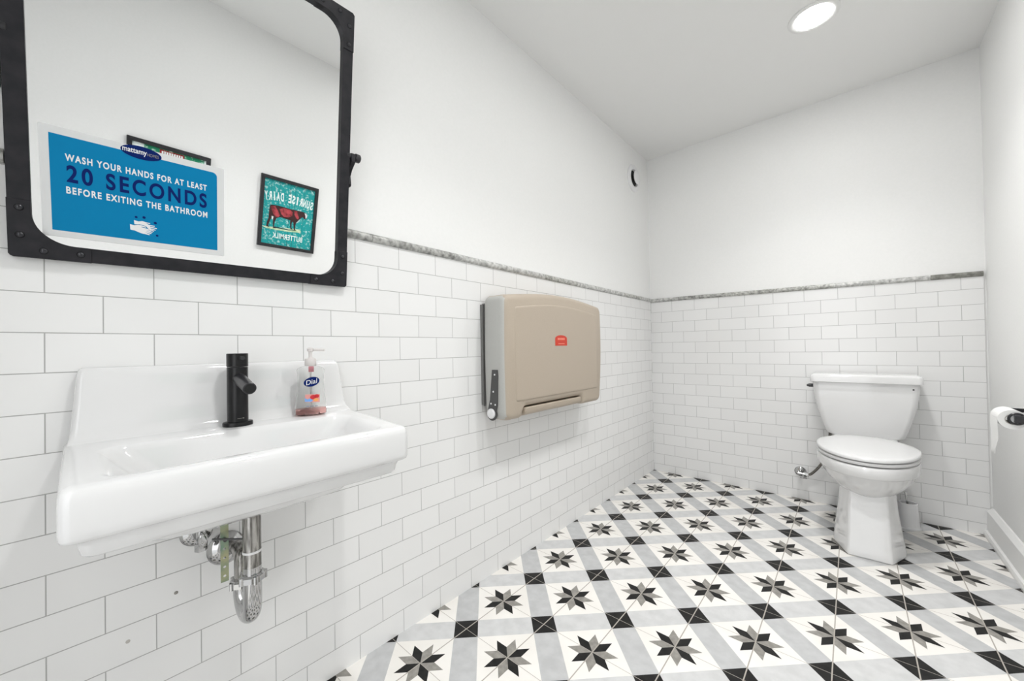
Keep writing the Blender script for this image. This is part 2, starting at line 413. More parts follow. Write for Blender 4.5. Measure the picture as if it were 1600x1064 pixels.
# ------------------------------------------------------------------ sink
yL, yR, XF = -3.051, -2.479, .350
def ztop(x): return .803-.020*x/XF
def ring(x0, x1, y0, y1, r, z, n=8, tilt=False):
    return [Vector((a, b, z+(ztop(a)-.803 if tilt else 0))) for a, b in rrect(x0, x1, y0, y1, r, n)]
sink = empty('wall_sink', 'white ceramic wall-mounted sink with tall backsplash below the mirror', 'sink', (0, -2.765, .66))
def inv(bm_, o): bm_.transform(Matrix.Translation(o.matrix_world.translation).inverted())
bm = bmesh.new()
R = [ring(.001, XF-.034, yL+.034, yR-.034, .014, .670),
     ring(.001, XF-.026, yL+.026, yR-.026, .016, .6715),
     ring(.001, XF-.022, yL+.022, yR-.022, .016, .676),
     ring(.001, XF-.019, yL+.019, yR-.019, .016, .690),
     ring(.001, XF-.017, yL+.017, yR-.017, .016, .697),
     ring(.001, XF-.013, yL+.013, yR-.013, .016, .701),
     ring(.001, XF-.006, yL+.006, yR-.006, .016, .703),
     ring(.001, XF-.0015, yL+.0015, yR-.0015, .016, .706),
     ring(.001, XF, yL, yR, .016, .711),
     ring(.001, XF+.001, yL-.0005, yR+.0005, .016, .720),
     ring(.001, XF+.001, yL-.0005, yR+.0005, .016, .760),
     ring(.001, XF, yL, yR, .016, .788, tilt=True),
     ring(.001, XF-.0015, yL+.0015, yR-.0015, .016, .796, tilt=True),
     ring(.001, XF-.005, yL+.005, yR-.005, .015, .8005, tilt=True),
     ring(.001, XF-.011, yL+.011, yR-.011, .013, .8028, tilt=True),
     ring(.002, XF-.018, yL+.018, yR-.018, .013, .803, tilt=True),
     ring(.108, XF-.026, yL+.040, yR-.040, .035, .8028, tilt=True),
     ring(.112, XF-.030, yL+.046, yR-.047, .036, .8015, tilt=True),
     ring(.115, XF-.033, yL+.052, yR-.054, .037, .797, tilt=True),
     ring(.118, XF-.036, yL+.060, yR-.064, .038, .788, tilt=True),
     ring(.128, XF-.048, yL+.095, yR-.105, .045, .735),
     ring(.134, XF-.055, yL+.110, yR-.120, .047, .718),
     ring(.144, XF-.064, yL+.125, yR-.135, .048, .709),
     ring(.165, XF-.085, yL+.16, yR-.17, .045, .703),
     ring(.200, XF-.115, yL+.25, yR-.25, .012, .699)]
loft(bm, R)
# underside of the bowl
U = [ring(.004, .31, yL+.06, yR-.09, .05, .676), ring(.02, .295, yL+.09, yR-.12, .05, .655), ring(.05, .265, yL+.14, yR-.16, .05, .640), ring(.10, .22, yL+.2, yR-.22, .04, .636)]
loft(bm, U)
inv(bm, sink); link('basin', bm, M['ceramic'], sink, angle=50)
bm = bmesh.new(); R = []
for z, x1, dy, r in ((.795, .060, -.004, .010), (.803, .048, .002, .010), (.810, .040, .006, .010), (.825, .034, .010, .012), (.88, .029, .019, .012), (.925, .025, .026, .011), (.938, .022, .031, .010), (.945, .016, .038, .008), (.947, .010, .045, .004)):
    R.append([Vector((a, b, z)) for a, b in rrect(.0008, x1, yL+.006+dy*.45, yR-.003-dy*.75, r, 8)])
loft(bm, R); inv(bm, sink); link('backsplash', bm, M['ceramic'], sink, angle=50)
bm = bmesh.new(); lathe(bm, (.20, -2.772, .6985), (0, 0, 1), [(0, .024), (.004, .024), (.0055, .019), (.004, .016), (.0045, .012), (.007, .004)], 28)
inv(bm, sink); link('drain_plug', bm, M['chrome'], sink)

# ------------------------------------------------------------------ faucet
FX, FY, FZ = .068, -2.772, .7995
fa = empty('faucet', 'matt black single-hole cylinder faucet on the back ledge of the sink', 'faucet', (FX, FY, FZ))
bm = bmesh.new(); R = [[Vector((.026*cos(a)*1.0*k, .031*sin(a)*k, z)) for a in [2*pi*i/40 for i in range(40)]] for z, k in ((-.001, 1), (.006, 1), (.008, .97), (.0085, .93))]
loft(bm, R); link('base_plate', bm, M['blackmatte'], fa)
bm = bmesh.new(); lathe(bm, (0, 0, .008), (0, 0, 1), [(0, .0215), (.130, .0215), (.1305, .0205)], 40); link('body', bm, M['blackmatte'], fa)
bm = bmesh.new(); lathe(bm, (0, 0, .1395), (0, 0, 1), [(0, .0205), (.001, .022), (.031, .022), (.032, .021)], 40); cap = link('handle_cap', bm, M['blackmatte'], fa)
bm = bmesh.new(); cyl(bm, (.015, 0, .160), (.046, 0, .160), .0052, 20, ch=.0008); link('lever_pin', bm, M['rivet'], cap)
bm = bmesh.new(); cyl(bm, (.010, 0, .113), (.098, 0, .092), .0135, 32, ch=.001); sp = link('spout', bm, M['black'], fa)
bm = bmesh.new(); lathe(bm, (.0981, 0, .092), (.088, 0, -.021), [(0, .0105), (.0004, .0105)], 24); link('spout_end', bm, M['hole'], sp)
bm = bmesh.new(); box(bm, .0214, .0217, -.006, .003, .017, .0180); box(bm, .0214, .0217, .0045, .0075, .0168, .0184); link('maker_mark', bm, M['fgrey'], fa, smooth=False)

# ------------------------------------------------------------------ soap bottle
SB = Matrix.Translation((.068, -2.603, .8005)) @ Matrix.Rotation(radians(-14), 4, 'Z') @ Matrix(((0, 0, 1, 0), (1, 0, 0, 0), (0, 1, 0, 0), (0, 0, 0, 1)))
# local frame: X width, Y up, Z towards the viewer
bt = empty('soap_bottle', 'clear pump soap bottle with a little pink soap left, standing on the sink', 'soap bottle', SB)
def bring(hw, hd, y, n=40, p=2.6):
    out = []
    for i in range(n):
        a = 2*pi*i/n; c_, s_ = cos(a), sin(a)
        out.append(Vector((math.copysign(abs(c_)**(2/p), c_)*hw, y, math.copysign(abs(s_)**(2/p), s_)*hd)))
    return out
bp = [(.030, .014, 0), (.0385, .018, .003), (.0395, .0185, .010), (.038, .018, .030), (.034, .017, .060), (.0325, .0165, .085), (.033, .0165, .110), (.034, .0165, .122), (.032, .016, .127), (.022, .014, .1315), (.013, .012, .134), (.012, .012, .137)]
bm = bmesh.new(); loft(bm, [bring(a, b, y) for a, b, y in bp] + [bring(a-.0009, b-.0009, max(y, .001)) for a, b, y in reversed(bp)], cap0=True, cap1=True)
link('clear_body', bm, M['clear'], bt, angle=60)
bm = bmesh.new(); loft(bm, [bring(.0285, .0128, .0014), bring(.0368, .0165, .0035), bring(.0380, .0170, .010), bring(.0374, .0169, .018)]); link('pink_soap', bm, M['soap'], bt, angle=50)
bm = bmesh.new(); loft(bm, [bring(r, r, y, p=2) for r, y in ((.0135, .133), (.0145, .135), (.0145, .150), (.013, .153), (.008, .154), (.0045, .157), (.0045, .172), (.008, .173), (.0085, .180), (.004, .183))])
cyl(bm, (.004, .177, 0), (.034, .1765, .012), .0035, 12)
link('pump', bm, M['pump'], bt, angle=40)
bm = bmesh.new(); cyl(bm, (0, .012, 0), (0, .134, 0), .0022, 10); link('dip_tube', bm, M['pump'], bt)
zf = .0178
bm = bmesh.new(); el = [(.0195*cos(a)*1.0, .0125*sin(a)) for a in [2*pi*i/36 for i in range(36)]]
ca, sa_ = cos(.25), sin(.25); el = [(x*ca-y*sa_, .0905+x*sa_+y*ca) for x, y in el]
prism(bm, [el], zf-.0006, zf); link('logo_oval', bm, M['navy'], bt, smooth=False)
bpy.data.materials['sign_navy']
text_obj('logo_text', 'Dial', M['white'], bt, 0, .0905, zf+.0002, .015, bold=.0001, shear=.25, rot=.2, depth=.00005, fit=(.030, .0125))
bm = bmesh.new(); prism(bm, [[(-.017, .037), (.019, .034), (.020, .056), (-.016, .057)]], zf+.0003, zf+.0006)
fl_ = link('fruit_panel', bm, mat('label_pale_pink', (.75, .33, .30), .4), bt, smooth=False)
bm = bmesh.new()
for cx, cy, rr in ((.003, .049, .0075), (.012, .051, .006)): prism(bm, [[(cx+rr*cos(a), cy+rr*.8*sin(a)) for a in [2*pi*i/20 for i in range(20)]]], zf+.0006, zf+.0008)
link('red_fruit', bm, mat('label_red', (.60, .02, .03), .4), fl_, smooth=False)
bm = bmesh.new(); prism(bm, [[(.010+.0065*cos(a), .0415+.004*sin(a)) for a in [2*pi*i/20 for i in range(20)]]], zf+.0008, zf+.001)
link('orange_fruit', bm, mat('label_orange', (.85, .38, .12), .4), fl_, smooth=False)
bm = bmesh.new(); prism(bm, [[(-.017, .038), (-.001, .037), (.003, .041), (-.005, .046), (-.011, .044), (-.017, .048)]], zf+.0006, zf+.0009)
link('water_splash', bm, mat('label_blue', (.18, .38, .75), .4), fl_, smooth=False)
bm = bmesh.new(); box(bm, -.014, -.006, .0235, .0265, zf+.0006, zf+.0009); box(bm, -.003, .004, .0240, .026, zf+.0006, zf+.0009); box(bm, .007, .014, .0240, .026, zf+.0006, zf+.0009)
link('small_print', bm, mat('label_grey', (.25, .26, .32), .5), bt, smooth=False)
bm = bmesh.new(); box(bm, -.007, .006, .117, .132, .0152, .0158); link('neck_tag', bm, mat('label_rose', (.55, .22, .25), .5), bt, smooth=False)

# ------------------------------------------------------------------ drain, strap and shut-off valve under the sink
px, py = .17, -2.772
dp = empty('drain_trap', 'chrome U-shaped drain pipe hanging under the sink', 'drain pipe', (px, py, .39))
def add(name, bm_, m_, par=None, root=dp, **kw):
    inv(bm_, root); return link(name, bm_, m_, par or root, **kw)
bm = bmesh.new(); cyl(bm, (px, py, .49), (px, py, .66), .0178, 32); lathe(bm, (px, py, .627), (0, 0, 1), [(0, .020), (.002, .0235), (.02, .025), (.03, .025)], 12); add('tailpiece', bm, M['brushed'])
bm = bmesh.new(); cyl(bm, (px, py, .530), (px, py, .535), .0186, 32); add('tape_band', bm, M['tape'])
bm = bmesh.new()
arc = [(px, py, .50), (px, py, .47), (px, py, .448)]+[(px-.04+.04*cos(a), py, .418-.04*sin(a)) for a in [pi*i/14 for i in range(15)]]+[(px-.08, py, .435)]
tube(bm, arc, .0182, 28); add('u_bend', bm, M['chrome'])
def nut(c, root=dp, rr=.0255, h=.018):
    b_ = bmesh.new(); lathe(b_, Vector(c)-Vector((0, 0, h/2)), (0, 0, 1), [(0, rr-.004), (.002, rr), (h-.004, rr), (h, rr-.004)], 10)
    for k in range(5):
        a = 2*pi*k/5; lathe(b_, (c[0]+(rr-.002)*cos(a), c[1]+(rr-.002)*sin(a), c[2]-h/2), (0, 0, 1), [(0, .005), (h*.9, .005)], 10)
    return b_
add('slip_nut', nut((px, py, .476)), M['chrome'], angle=30)
add('slip_nut', nut((px-.08, py, .434)), M['chrome'], angle=30)
bm = bmesh.new(); p0 = (px-.08, py, .44)
tube(bm, smooth_pts([(px-.08, py, .44), (px-.08, py, .470), (px-.083, py, .490), (px-.10, py-.001, .503), (px-.125, py-.004, .502), (.004, py-.010, .496)]), .0160, 24); add('trap_arm', bm, M['brushed'])
bm = bmesh.new(); lathe(bm, (.0005, py-.012, .488), (1, 0, 0), [(0, .040), (.003, .040), (.010, .034), (.015, .024), (.018, .0175)], 40); add('wall_flange', bm, M['chrome'])
bm = bmesh.new(); sx_, sy_ = .12, -2.812
def strapf(u, v, z): return (sx_+z, sy_+u, v)
holes = [[(.0028*cos(a), zc+.0028*sin(a)) for a in [2*pi*i/12 for i in range(12)]] for zc in (.475, .495, .515, .535, .556)]
prism(bm, [[(-.0075, .462), (.0075, .462), (.0075, .64), (-.0075, .64)]]+holes, -.0007, .0007, f=strapf); add('perforated_strap', bm, M['zinc'], smooth=False)
bm = bmesh.new(); cyl(bm, (.125, -2.835, .566), (.165, -2.785, .561), .0022, 10); cyl(bm, (.1215, sy_, .556), (.128, sy_, .556), .004, 8); add('pivot_rod', bm, M['hinge'])
vy, vz = -2.842, .548
sv = empty('shutoff_valve', 'chrome wall shut-off valve tucked beneath the sink, left of the drain pipe', 'valve', (0, vy, vz))
bm = bmesh.new(); lathe(bm, (.0005, vy, vz), (1, 0, 0), [(0, .032), (.003, .032), (.009, .026), (.012, .012), (.05, .009), (.062, .009)], 32); add('escutcheon', bm, M['chrome'], root=sv)
bm = bmesh.new(); cyl(bm, (.05, vy, vz-.018), (.05, vy, vz+.10), .0095, 16); cyl(bm, (.05, vy, vz-.028), (.05, vy, vz-.01), .012, 6); add('valve_body', bm, M['chrome'], root=sv)
bm = bmesh.new(); R = [[Vector((.062+h, vy+.009*cos(a)*k, vz+.017*sin(a)*k)) for a in [2*pi*i/20 for i in range(20)]] for h, k in ((0, .8), (.002, 1), (.010, 1), (.012, .8))]
loft(bm, R); add('valve_handle', bm, M['chrome'], root=sv)
for k, (yy, zz, lb) in enumerate(((-2.880, .421, 'small grey chipped screw hole in the tile below the shut-off valve'), (-2.960, .355, 'small pale filled screw hole in the lowest left tiles under the sink'))):
    bm = bmesh.new(); lathe(bm, (0, 0, 0), (1, 0, 0), [(-.003, .004), (.0002, .004), (.0008, .003)], 9)
    o = link('wall_plug', bm, (M['fgrey'], M['card'])[k], None); o.location = (0, yy, zz); tag(o, lb, 'wall plug', 'old screw holes under the sink')

# ------------------------------------------------------------------ mirror (tilted on side pivots)
ms, mu, mn = Vector((.004, 1, .015)), Vector((.125, -.015, .992)), None
ms.normalize(); mn = ms.cross(mu).normalized(); mu = mn.cross(ms)
MM = Matrix(((ms.x, mu.x, mn.x, .0640), (ms.y, mu.y, mn.y, -2.8012), (ms.z, mu.z, mn.z, 1.555), (0, 0, 0, 1)))
mir = empty('pivot_mirror', 'large tilting wall mirror in a riveted black iron frame above the sink', 'mirror', MM)
HW, HH, BW, RR = .3196, .3929, .0285, .055
bm = bmesh.new(); prism(bm, [rrect(-HW, HW, -HH, HH, .004, 3), list(reversed(rrect(-HW+BW, HW-BW, -HH+BW, HH-BW, RR, 12)))], -.022, 0)
link('frame', bm, M['iron'], mir, bevel=.0015, angle=30)
bm = bmesh.new(); prism(bm, [rrect(-HW+.012, HW-.012, -HH+.012, HH-.012, .05, 8)], -.016, -.010); link('mirror_glass', bm, M['mirror'], mir, smooth=False)
for sx in (1, -1):
    for sy in (1, -1):
        Lg, e = .105, .0008
        X1, Y1 = HW+e, HH+e; xi, yi = HW-BW, HH-BW
        pts = [(HW-Lg, Y1), (X1-.005, Y1), (X1, Y1-.005), (X1, HH-Lg), (xi, HH-Lg)]
        pts += [(xi-RR+RR*cos(a), yi-RR+RR*sin(a)) for a in [pi/2*i/10 for i in range(11)]]+[(HW-Lg, yi)]
        pts = [(a*sx, b*sy) for a, b in pts]
        if sx*sy < 0: pts.reverse()
        bm = bmesh.new(); prism(bm, [pts], -.024, .0022); pl = link('corner_plate', bm, M['iron'], mir, smooth=False, bevel=.0006)
        for a, b in ((HW-.014, HH-.040), (HW-.014, HH-.090), (HW-.042, HH-.014), (HW-.090, HH-.014)):
            bm = bmesh.new(); lathe(bm, (a*sx, b*sy, .0018), (0, 0, 1), [(0, .0062), (.0018, .0058), (.0034, .0042), (.0044, .002), (.0046, .0001)], 18)
            link('rivet', bm, M['rivet'], pl)
# wall brackets and pivot knobs
for sgn, yb_ in ((1, MM.translation.y+HW), (-1, MM.translation.y-HW)):
    iv = MM.inverted()
    def T(bm_): bm_.transform(iv); return bm_
    zc = 1.560
    y0_, y1_ = yb_-.004*sgn, yb_+.022*sgn
    bm = bmesh.new(); cyl(bm, (.058, yb_-.008*sgn, zc), (.058, yb_+.030*sgn, zc), .0085, 20, ch=.001); cyl(bm, (.058, yb_+.018*sgn, zc), (.058, yb_+.034*sgn, zc), .0125, 24, ch=.002)
    link('pivot_knob', T(bm), M['black'], mir)
    bm = bmesh.new(); yy = sorted((yb_+.004*sgn, yb_+.016*sgn))
    prism(bm, [[(-.0075, 1.477), (.036, 1.477), (.040, 1.482), (.036, 1.510), (.046, 1.524), (.068, 1.541), (.068, 1.566), (.045, 1.574), (-.0075, 1.574)]], yy[0], yy[1], f=lambda u, v, z: (u, z, v))
    link('wall_bracket', T(bm), M['iron'], mir, smooth=False, bevel=.001)

# ------------------------------------------------------------------ hand-washing sign on the glass
CM = MM @ Matrix.Translation((-.1342, -.2415, -.0096)) @ Matrix.Rotation(radians(.4), 4, 'Z')
sg = empty('hand_washing_sign', 'blue and white hand-washing notice stuck on the lower left of the mirror', 'sign', CM)
cw, chh = .145, .1045
bm = bmesh.new(); prism(bm, [rrect(-cw, cw, -chh, chh, .002, 3)], 0, .0022); link('card', bm, M['cardstock'], sg, smooth=False)
z1 = .0024
bx0, bx1, by0, by1 = -.1325, .1310, -.0925, .0905
bm = bmesh.new(); pts = [(bx0, by0), (bx1, by0), (bx1, by1-.009)]+[(bx1-.009+.009*cos(a), by1-.009+.009*sin(a)) for a in [pi/2*i/6 for i in range(1, 7)]]+[(bx0, by1)]
prism(bm, [pts], z1-.0003, z1); link('blue_panel', bm, M['blue'], sg, smooth=False)
text_obj('lettering', 'WASH YOUR HANDS FOR AT LEAST', M['white'], sg, -.0008, .0508, z1+.0001, .0205, bold=.0006, spacing=1.25, fit=(.2235, .0136))
text_obj('large_lettering', '20 SECONDS', M['navy'], sg, -.0003, .0200, z1+.0001, .044, bold=.0012, spacing=1.30, fit=(.2220, .0335))
text_obj('lettering', 'BEFORE EXITING THE BATHROOM', M['white'], sg, -.0004, -.0119, z1+.0001, .0205, bold=.0006, spacing=1.25, fit=(.2240, .0138))
bm = bmesh.new(); prism(bm, [[(-.0020+.0325*cos(a), .0940+.0135*sin(a)) for a in [2*pi*i/48 for i in range(48)]]], z1, z1+.0004); lo = link('logo_oval', bm, M['navy'], sg, smooth=False)
text_obj('logo_text', 'mattamy', M['white'], lo, -.0125, .0935, z1+.0006, .0135, bold=.0002, fit=(.0380, .0125))
text_obj('logo_text', 'HOMES', M['fgrey'], lo, .0165, .0935, z1+.0006, .0085, fit=(.0185, .0062))
# clapping hands pictogram
bm = bmesh.new()
def pg(pts, dz=0): prism(bm, [[((x-680)*.0000600-.0010, -(y-445)*.0000720-.0630) for x, y in pts]], z1, z1+.0002+dz)
pg([(420, 270), (540, 290), (640, 262), (720, 280), (850, 290), (850, 315), (740, 312), (830, 350), (975, 352), (975, 382), (850, 372), (850, 395), (1035, 412), (1035, 440), (860, 425), (860, 445), (1000, 468), (995, 490), (870, 470), (950, 510), (945, 535), (860, 500), (800, 470), (740, 400), (560, 370), (430, 390)])
pg([(315, 405), (430, 425), (520, 390), (620, 395), (720, 410), (740, 445), (620, 435), (610, 450), (730, 465), (880, 500), (875, 520), (720, 500), (915, 548), (910, 570), (720, 540), (885, 590), (875, 612), (700, 585), (835, 630), (825, 655), (600, 630), (430, 575), (320, 565)], .0001)
link('hands_pictogram', bm, M['white'], sg, smooth=False)
for x, y, r_ in ((480, 172, 36), (690, 148, 42), (995, 262, 42), (1040, 640, 36)):
    bm = bmesh.new(); pg([(x+r_*cos(a)*1.1, y+r_*sin(a)*.9) for a in [2*pi*i/10 for i in range(10)]]); link('drop', bm, M['navy'], sg, smooth=False)

# ------------------------------------------------------------------ framed posters on the right wall (seen in the mirror)
def poster(name, label, yc, zc):
    m_ = Matrix(((0, 0, -1, W), (-1, 0, 0, yc), (0, 1, 0, zc), (0, 0, 0, 1)))
    t = empty(name, label, 'poster', m_, group='framed posters on the right wall')
    hw, hh, b = .169, .216, .020
    bm = bmesh.new(); prism(bm, [rrect(-hw, hw, -hh, hh, .001, 1), list(reversed(rrect(-hw+b, hw-b, -hh+b, hh-b, .001, 1)))], 0, .018); link('frame', bm, M['black'], t, smooth=False, bevel=.001)
    return t, hw-b, hh-b
t, pw, ph = poster('framed_poster', 'framed teal poster of a red cow, on the wall opposite the mirror', -2.112, 1.455)
bm = bmesh.new(); box(bm, -pw-.002, pw+.002, -ph-.002, ph+.002, .002, .008); pb = link('print', bm, M['teal'], t, smooth=False)
bm = bmesh.new()
for u in (-.085, -.03, .0, .062, .108): box(bm, u-.0006, u+.0006+(.0008 if u == 0 else 0), -ph, ph, .008, .0083)
link('board_gaps', bm, M['plankline'], pb, smooth=False)
def cz(x, y):      # measured on an oblique view of the print, squared up
    um = (x-112)/560.; yt = 150+(x-115)*.292; ybm = 868+(x-90)*.205
    v = (ybm-y)/(ybm-yt)
    return ((1-um)*2*pw-pw, v*2*ph-ph)
def shape(name, m_, polys, z):
    bm_ = bmesh.new()
    for k, p in enumerate(polys): prism(bm_, [[cz(*q) for q in p]], z, z+.0003+k*.00002)
    return link(name, bm_, m_, pb, smooth=False)
shape('painted_ground', M['grass'], [[(108, 680), (170, 695), (260, 705), (400, 722), (530, 742), (545, 765), (530, 778), (420, 765), (280, 740), (160, 712)]], .0083)
shape('cow_shadow', M['plankline'], [[(245, 695), (400, 735), (480, 742), (480, 750), (400, 745), (250, 712)]], .0086)
cow = shape('cow', M['cowdark'], [[(180, 460), (200, 450), (250, 458), (330, 480), (400, 503), (470, 520), (530, 535), (560, 545), (590, 560), (602, 580), (604, 608), (590, 628), (565, 618), (552, 600), (530, 612), (505, 635), (480, 660), (440, 650), (415, 632), (350, 610), (300, 592), (262, 602), (245, 612), (215, 600), (200, 575), (185, 540)],
   [(455, 630), (485, 650), (474, 690), (474, 738), (490, 752), (462, 752), (456, 700), (448, 650)], [(412, 620), (440, 635), (430, 670), (432, 715), (445, 738), (420, 730), (414, 680)],
   [(225, 590), (262, 600), (246, 640), (240, 695), (266, 718), (232, 714), (226, 660)], [(178, 480), (200, 560), (206, 600), (190, 640), (178, 680), (192, 704), (158, 690), (162, 640), (176, 600)]], .0088)
shape('red_coat', M['cowred'], [[(192, 468), (240, 468), (270, 520), (295, 575), (280, 592), (250, 585), (225, 555), (205, 510)], [(285, 500), (330, 492), (400, 512), (432, 540), (430, 585), (390, 598), (340, 590), (310, 560)], [(450, 528), (480, 530), (505, 600), (500, 625), (478, 612), (455, 570)]], .0092)
shape('white_face', M['white'], [[(568, 556), (592, 566), (602, 590), (598, 612), (585, 618), (580, 585)]], .0094)
shape('white_udder', M['white'], [[(208, 575), (228, 585), (222, 622), (210, 605)]], .0094)
shape('white_chest', M['white'], [[(478, 668), (530, 618), (520, 632), (490, 664)]], .0094)
word = 'SUNRISE DAIRY'
for i, ch in enumerate(word):
    if ch == ' ': continue
    u = (i/(len(word)-1)-.5)*2*(pw-.014)
    text_obj('poster_lettering', ch, M['printwhite'], pb, u, .106-(u/pw)**2*.014, .0085, .052, bold=.0020, rot=-.14*u/pw, fit=(.0075 if ch == 'I' else .0178, .052))
text_obj('poster_lettering', 'BUTTERMILK', M['printwhite'], pb, -.003, -.138, .0085, .033, bold=.0006, spacing=1.08, fit=(.180, .034))
t, pw2, ph2 = poster('framed_poster', 'framed green and red poster, mostly hidden behind the sign in the mirror', -2.699, 1.452)
bm = bmesh.new(); box(bm, -pw2-.002, pw2+.002, -ph2-.002, ph2+.002, .002, .008); p2 = link('print', bm, M['pgreen'], t, smooth=False)
bm = bmesh.new(); box(bm, -.055, .045, ph2-.075, ph2-.003, .008, .0084); link('red_panel', bm, M['pred'], p2, smooth=False)
bm = bmesh.new(); prism(bm, [[(-pw2, -ph2), (pw2, -ph2), (pw2, ph2), (.105, ph2), (.105, ph2-.04), (pw2-.008, ph2-.045), (pw2-.008, -ph2+.008), (-pw2+.008, -ph2+.008), (-pw2+.008, ph2), (-pw2, ph2)]], .008, .0085); link('worn_border', bm, M['printwhite'], p2, smooth=False)
bm = bmesh.new()
for k in range(9): box(bm, -.048+k*.0098, -.0415+k*.0098, ph2-.028, ph2-.010, .0084, .0088)
link('worn_print', bm, M['printwhite'], p2, smooth=False)

# ------------------------------------------------------------------ fold-down changing station
cs = empty('changing_station', 'tan plastic fold-down baby changing station on the left wall', 'changing table', (0, -1.475, .68))
CY0, CY1, CZ0, CZ1 = -1.878, -1.070, .676, 1.196
def outline(ins, notch=True, n=14):
    y0, y1, z0, z1 = CY0+ins, CY1-ins, CZ0+ins, CZ1-ins
    rc = max(.03-ins*.3, .012); pts = []
    def arcp(cx, cz_, a0, a1, r, m=5):
        for i in range(m+1):
            a = radians(a0+(a1-a0)*i/m); pts.append((cx+r*cos(a), cz_+r*sin(a)))
    ya, yb2, zn = -1.760, -1.285, .722+ins
    arcp(y0+rc, z0+rc, 180, 270, rc)
    i2 = ins
    pts.extend([(ya-.022-i2*.5, z0), (ya-.010-i2*.5, z0+.004), (ya-.002-i2, z0+.020), (ya+.004-i2, zn-.014), (ya+.016-i2, zn-.002), (ya+.03-i2, zn)])
    for i in range(1, 6): t_ = i/6; pts.append((ya+.03+(yb2-ya-.06)*t_, zn))
    pts.extend([(yb2-.03+i2, zn), (yb2-.016+i2, zn-.002), (yb2-.006+i2, zn-.014), (yb2+i2, z0+.020), (yb2+.006+i2*.5, z0+.004), (yb2+.018+i2*.5, z0)])
    arcp(y1-rc-.018, z0+rc, 270, 360, rc)
    for i in range(1, n): t_ = i/n; pts.append((y1-.018*(1-t_)+.012*sin(pi*t_), z0+rc+(z1-z0-2*rc)*t_))
    arcp(y1-rc, z1-rc, 0, 90, rc)
    for i in range(1, n): t_ = i/n; pts.append((y1-rc-(y1-y0-2*rc)*t_, z1+.028*sin(pi*t_)))
    arcp(y0+rc, z1-rc, 90, 180, rc)
    for i in range(1, n): t_ = i/n; pts.append((y0-.004*sin(pi*t_), z1-rc-(z1-z0-2*rc)*t_))
    return pts
bm = bmesh.new(); R = []
levels = [(.018, .030), (.020, .004), (.030, 0), (.105, 0), (.118, .002), (.127, .007), (.132, .014), (.135, .022)]
for x, ins in levels: R.append([Vector((x, a, b)) for a, b in outline(ins)])
loft(bm, R, mi=0)
bm.faces.ensure_lookup_table()
bm.normal_update()
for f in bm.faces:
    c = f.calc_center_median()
    if c.y < CY0+.012 and c.x < .124: f.material_index = 1  # left side faces get the painted-in lit tone
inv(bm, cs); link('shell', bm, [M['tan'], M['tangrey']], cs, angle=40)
# raised centre panel on the front face
bm = bmesh.new(); R = []
def inner(ins, n=14):
    y0, y1, z0, z1 = CY0+.062+ins, CY1-.062-ins, CZ0+.075+ins, CZ1-.050-ins; r = .012; pts = []
    for cx, cz_, a0 in ((y1-r, z1-r, 0), (y0+r, z1-r, 90), (y0+r, z0+r, 180), (y1-r, z0+r, 270)):
        for i in range(5):
            a = radians(a0+90*i/4); pts.append((cx+r*cos(a), cz_+r*sin(a)))
        if a0 == 0:
            for i in range(1, n): t_ = i/n; pts.append((y1-r-(y1-y0-2*r)*t_, z1+.026*sin(pi*t_)))
    return pts
for x, ins in ((.133, -.002), (.1372, .001), (.1385, .004), (.139, .010)): R.append([Vector((x, a, b)) for a, b in inner(ins)])
loft(bm, R); inv(bm, cs); link('raised_panel', bm, M['tan'], cs, angle=40)
bm = bmesh.new(); R = []
for y, k in ((-1.752, .8), (-1.748, 1), (-1.297, 1), (-1.293, .8)):
    R.append([Vector((.020+(a)*k, y, .690+(b-.014)*k+.006)) for a, b in ((0, 0), (.090, 0), (.106, .006), (.112, .018), (.112, .036), (0, .036))])
loft(bm, R); inv(bm, cs); link('pull_handle', bm, M['tan'], cs, bevel=.003, seg=3)
bm = bmesh.new(); box(bm, 0, .020, -1.872, -1.075, .73, 1.165); box(bm, 0, .014, -1.884, -1.872, .735, 1.160); inv(bm, cs); link('wall_mount', bm, M['steel'], cs, smooth=False, bevel=.001)
bm = bmesh.new(); yh = CY0-.004
cy_, cz2 = .062, .702
pts = [(.066, .885), (.096, .885), (.098, .86), (.092, .74)]+[(cy_+.027*cos(a), cz2+.027*sin(a)) for a in [radians(30-240*i/14) for i in range(15)]]+[(.052, .76)]
prism(bm, [pts], yh-.004, yh, f=lambda u, v, z: (u, z, v)); inv(bm, cs); hg = link('hinge_arm', bm, M['hinge'], cs, smooth=False)
bm = bmesh.new(); lathe(bm, (cy_-.002, yh-.004, cz2+.002), (0, -1, 0), [(0, .021), (.004, .021), (.008, .018), (.010, .010)], 28); inv(bm, cs); link('hinge_cap', bm, M['whitepl'], hg)
for a, b in ((.081, .865), (.072, .795), (.058, .745), (.082, .742)):
    bm = bmesh.new(); lathe(bm, (a, yh-.004, b), (0, -1, 0), [(0, .004), (.002, .003)], 12); inv(bm, cs); link('screw', bm, M['whitepl'], hg)
bm = bmesh.new(); ly, lz = -1.481, .981
pts = [(ly-.050, lz), (ly+.050, lz), (ly+.050, lz+.034)]+[(ly+.050*cos(a)*1.0, lz+.034+.016*sin(a)) for a in [pi*i/10 for i in range(1, 10)]]+[(ly-.050, lz+.034)]
prism(bm, [pts], .139, .1398, f=lambda u, v, z: (z, u, v)); inv(bm, cs); lb = link('red_label', bm, M['redlabel'], cs, smooth=False)
bm = bmesh.new()
for k in range(6): box(bm, .1398, .1401, ly-.029+k*.0102, ly-.0225+k*.0102, lz+.027, lz+.037)
box(bm, .1398, .1401, ly-.025, ly+.028, lz+.008, lz+.011); inv(bm, cs); link('worn_print', bm, M['lightred'], lb, smooth=False)

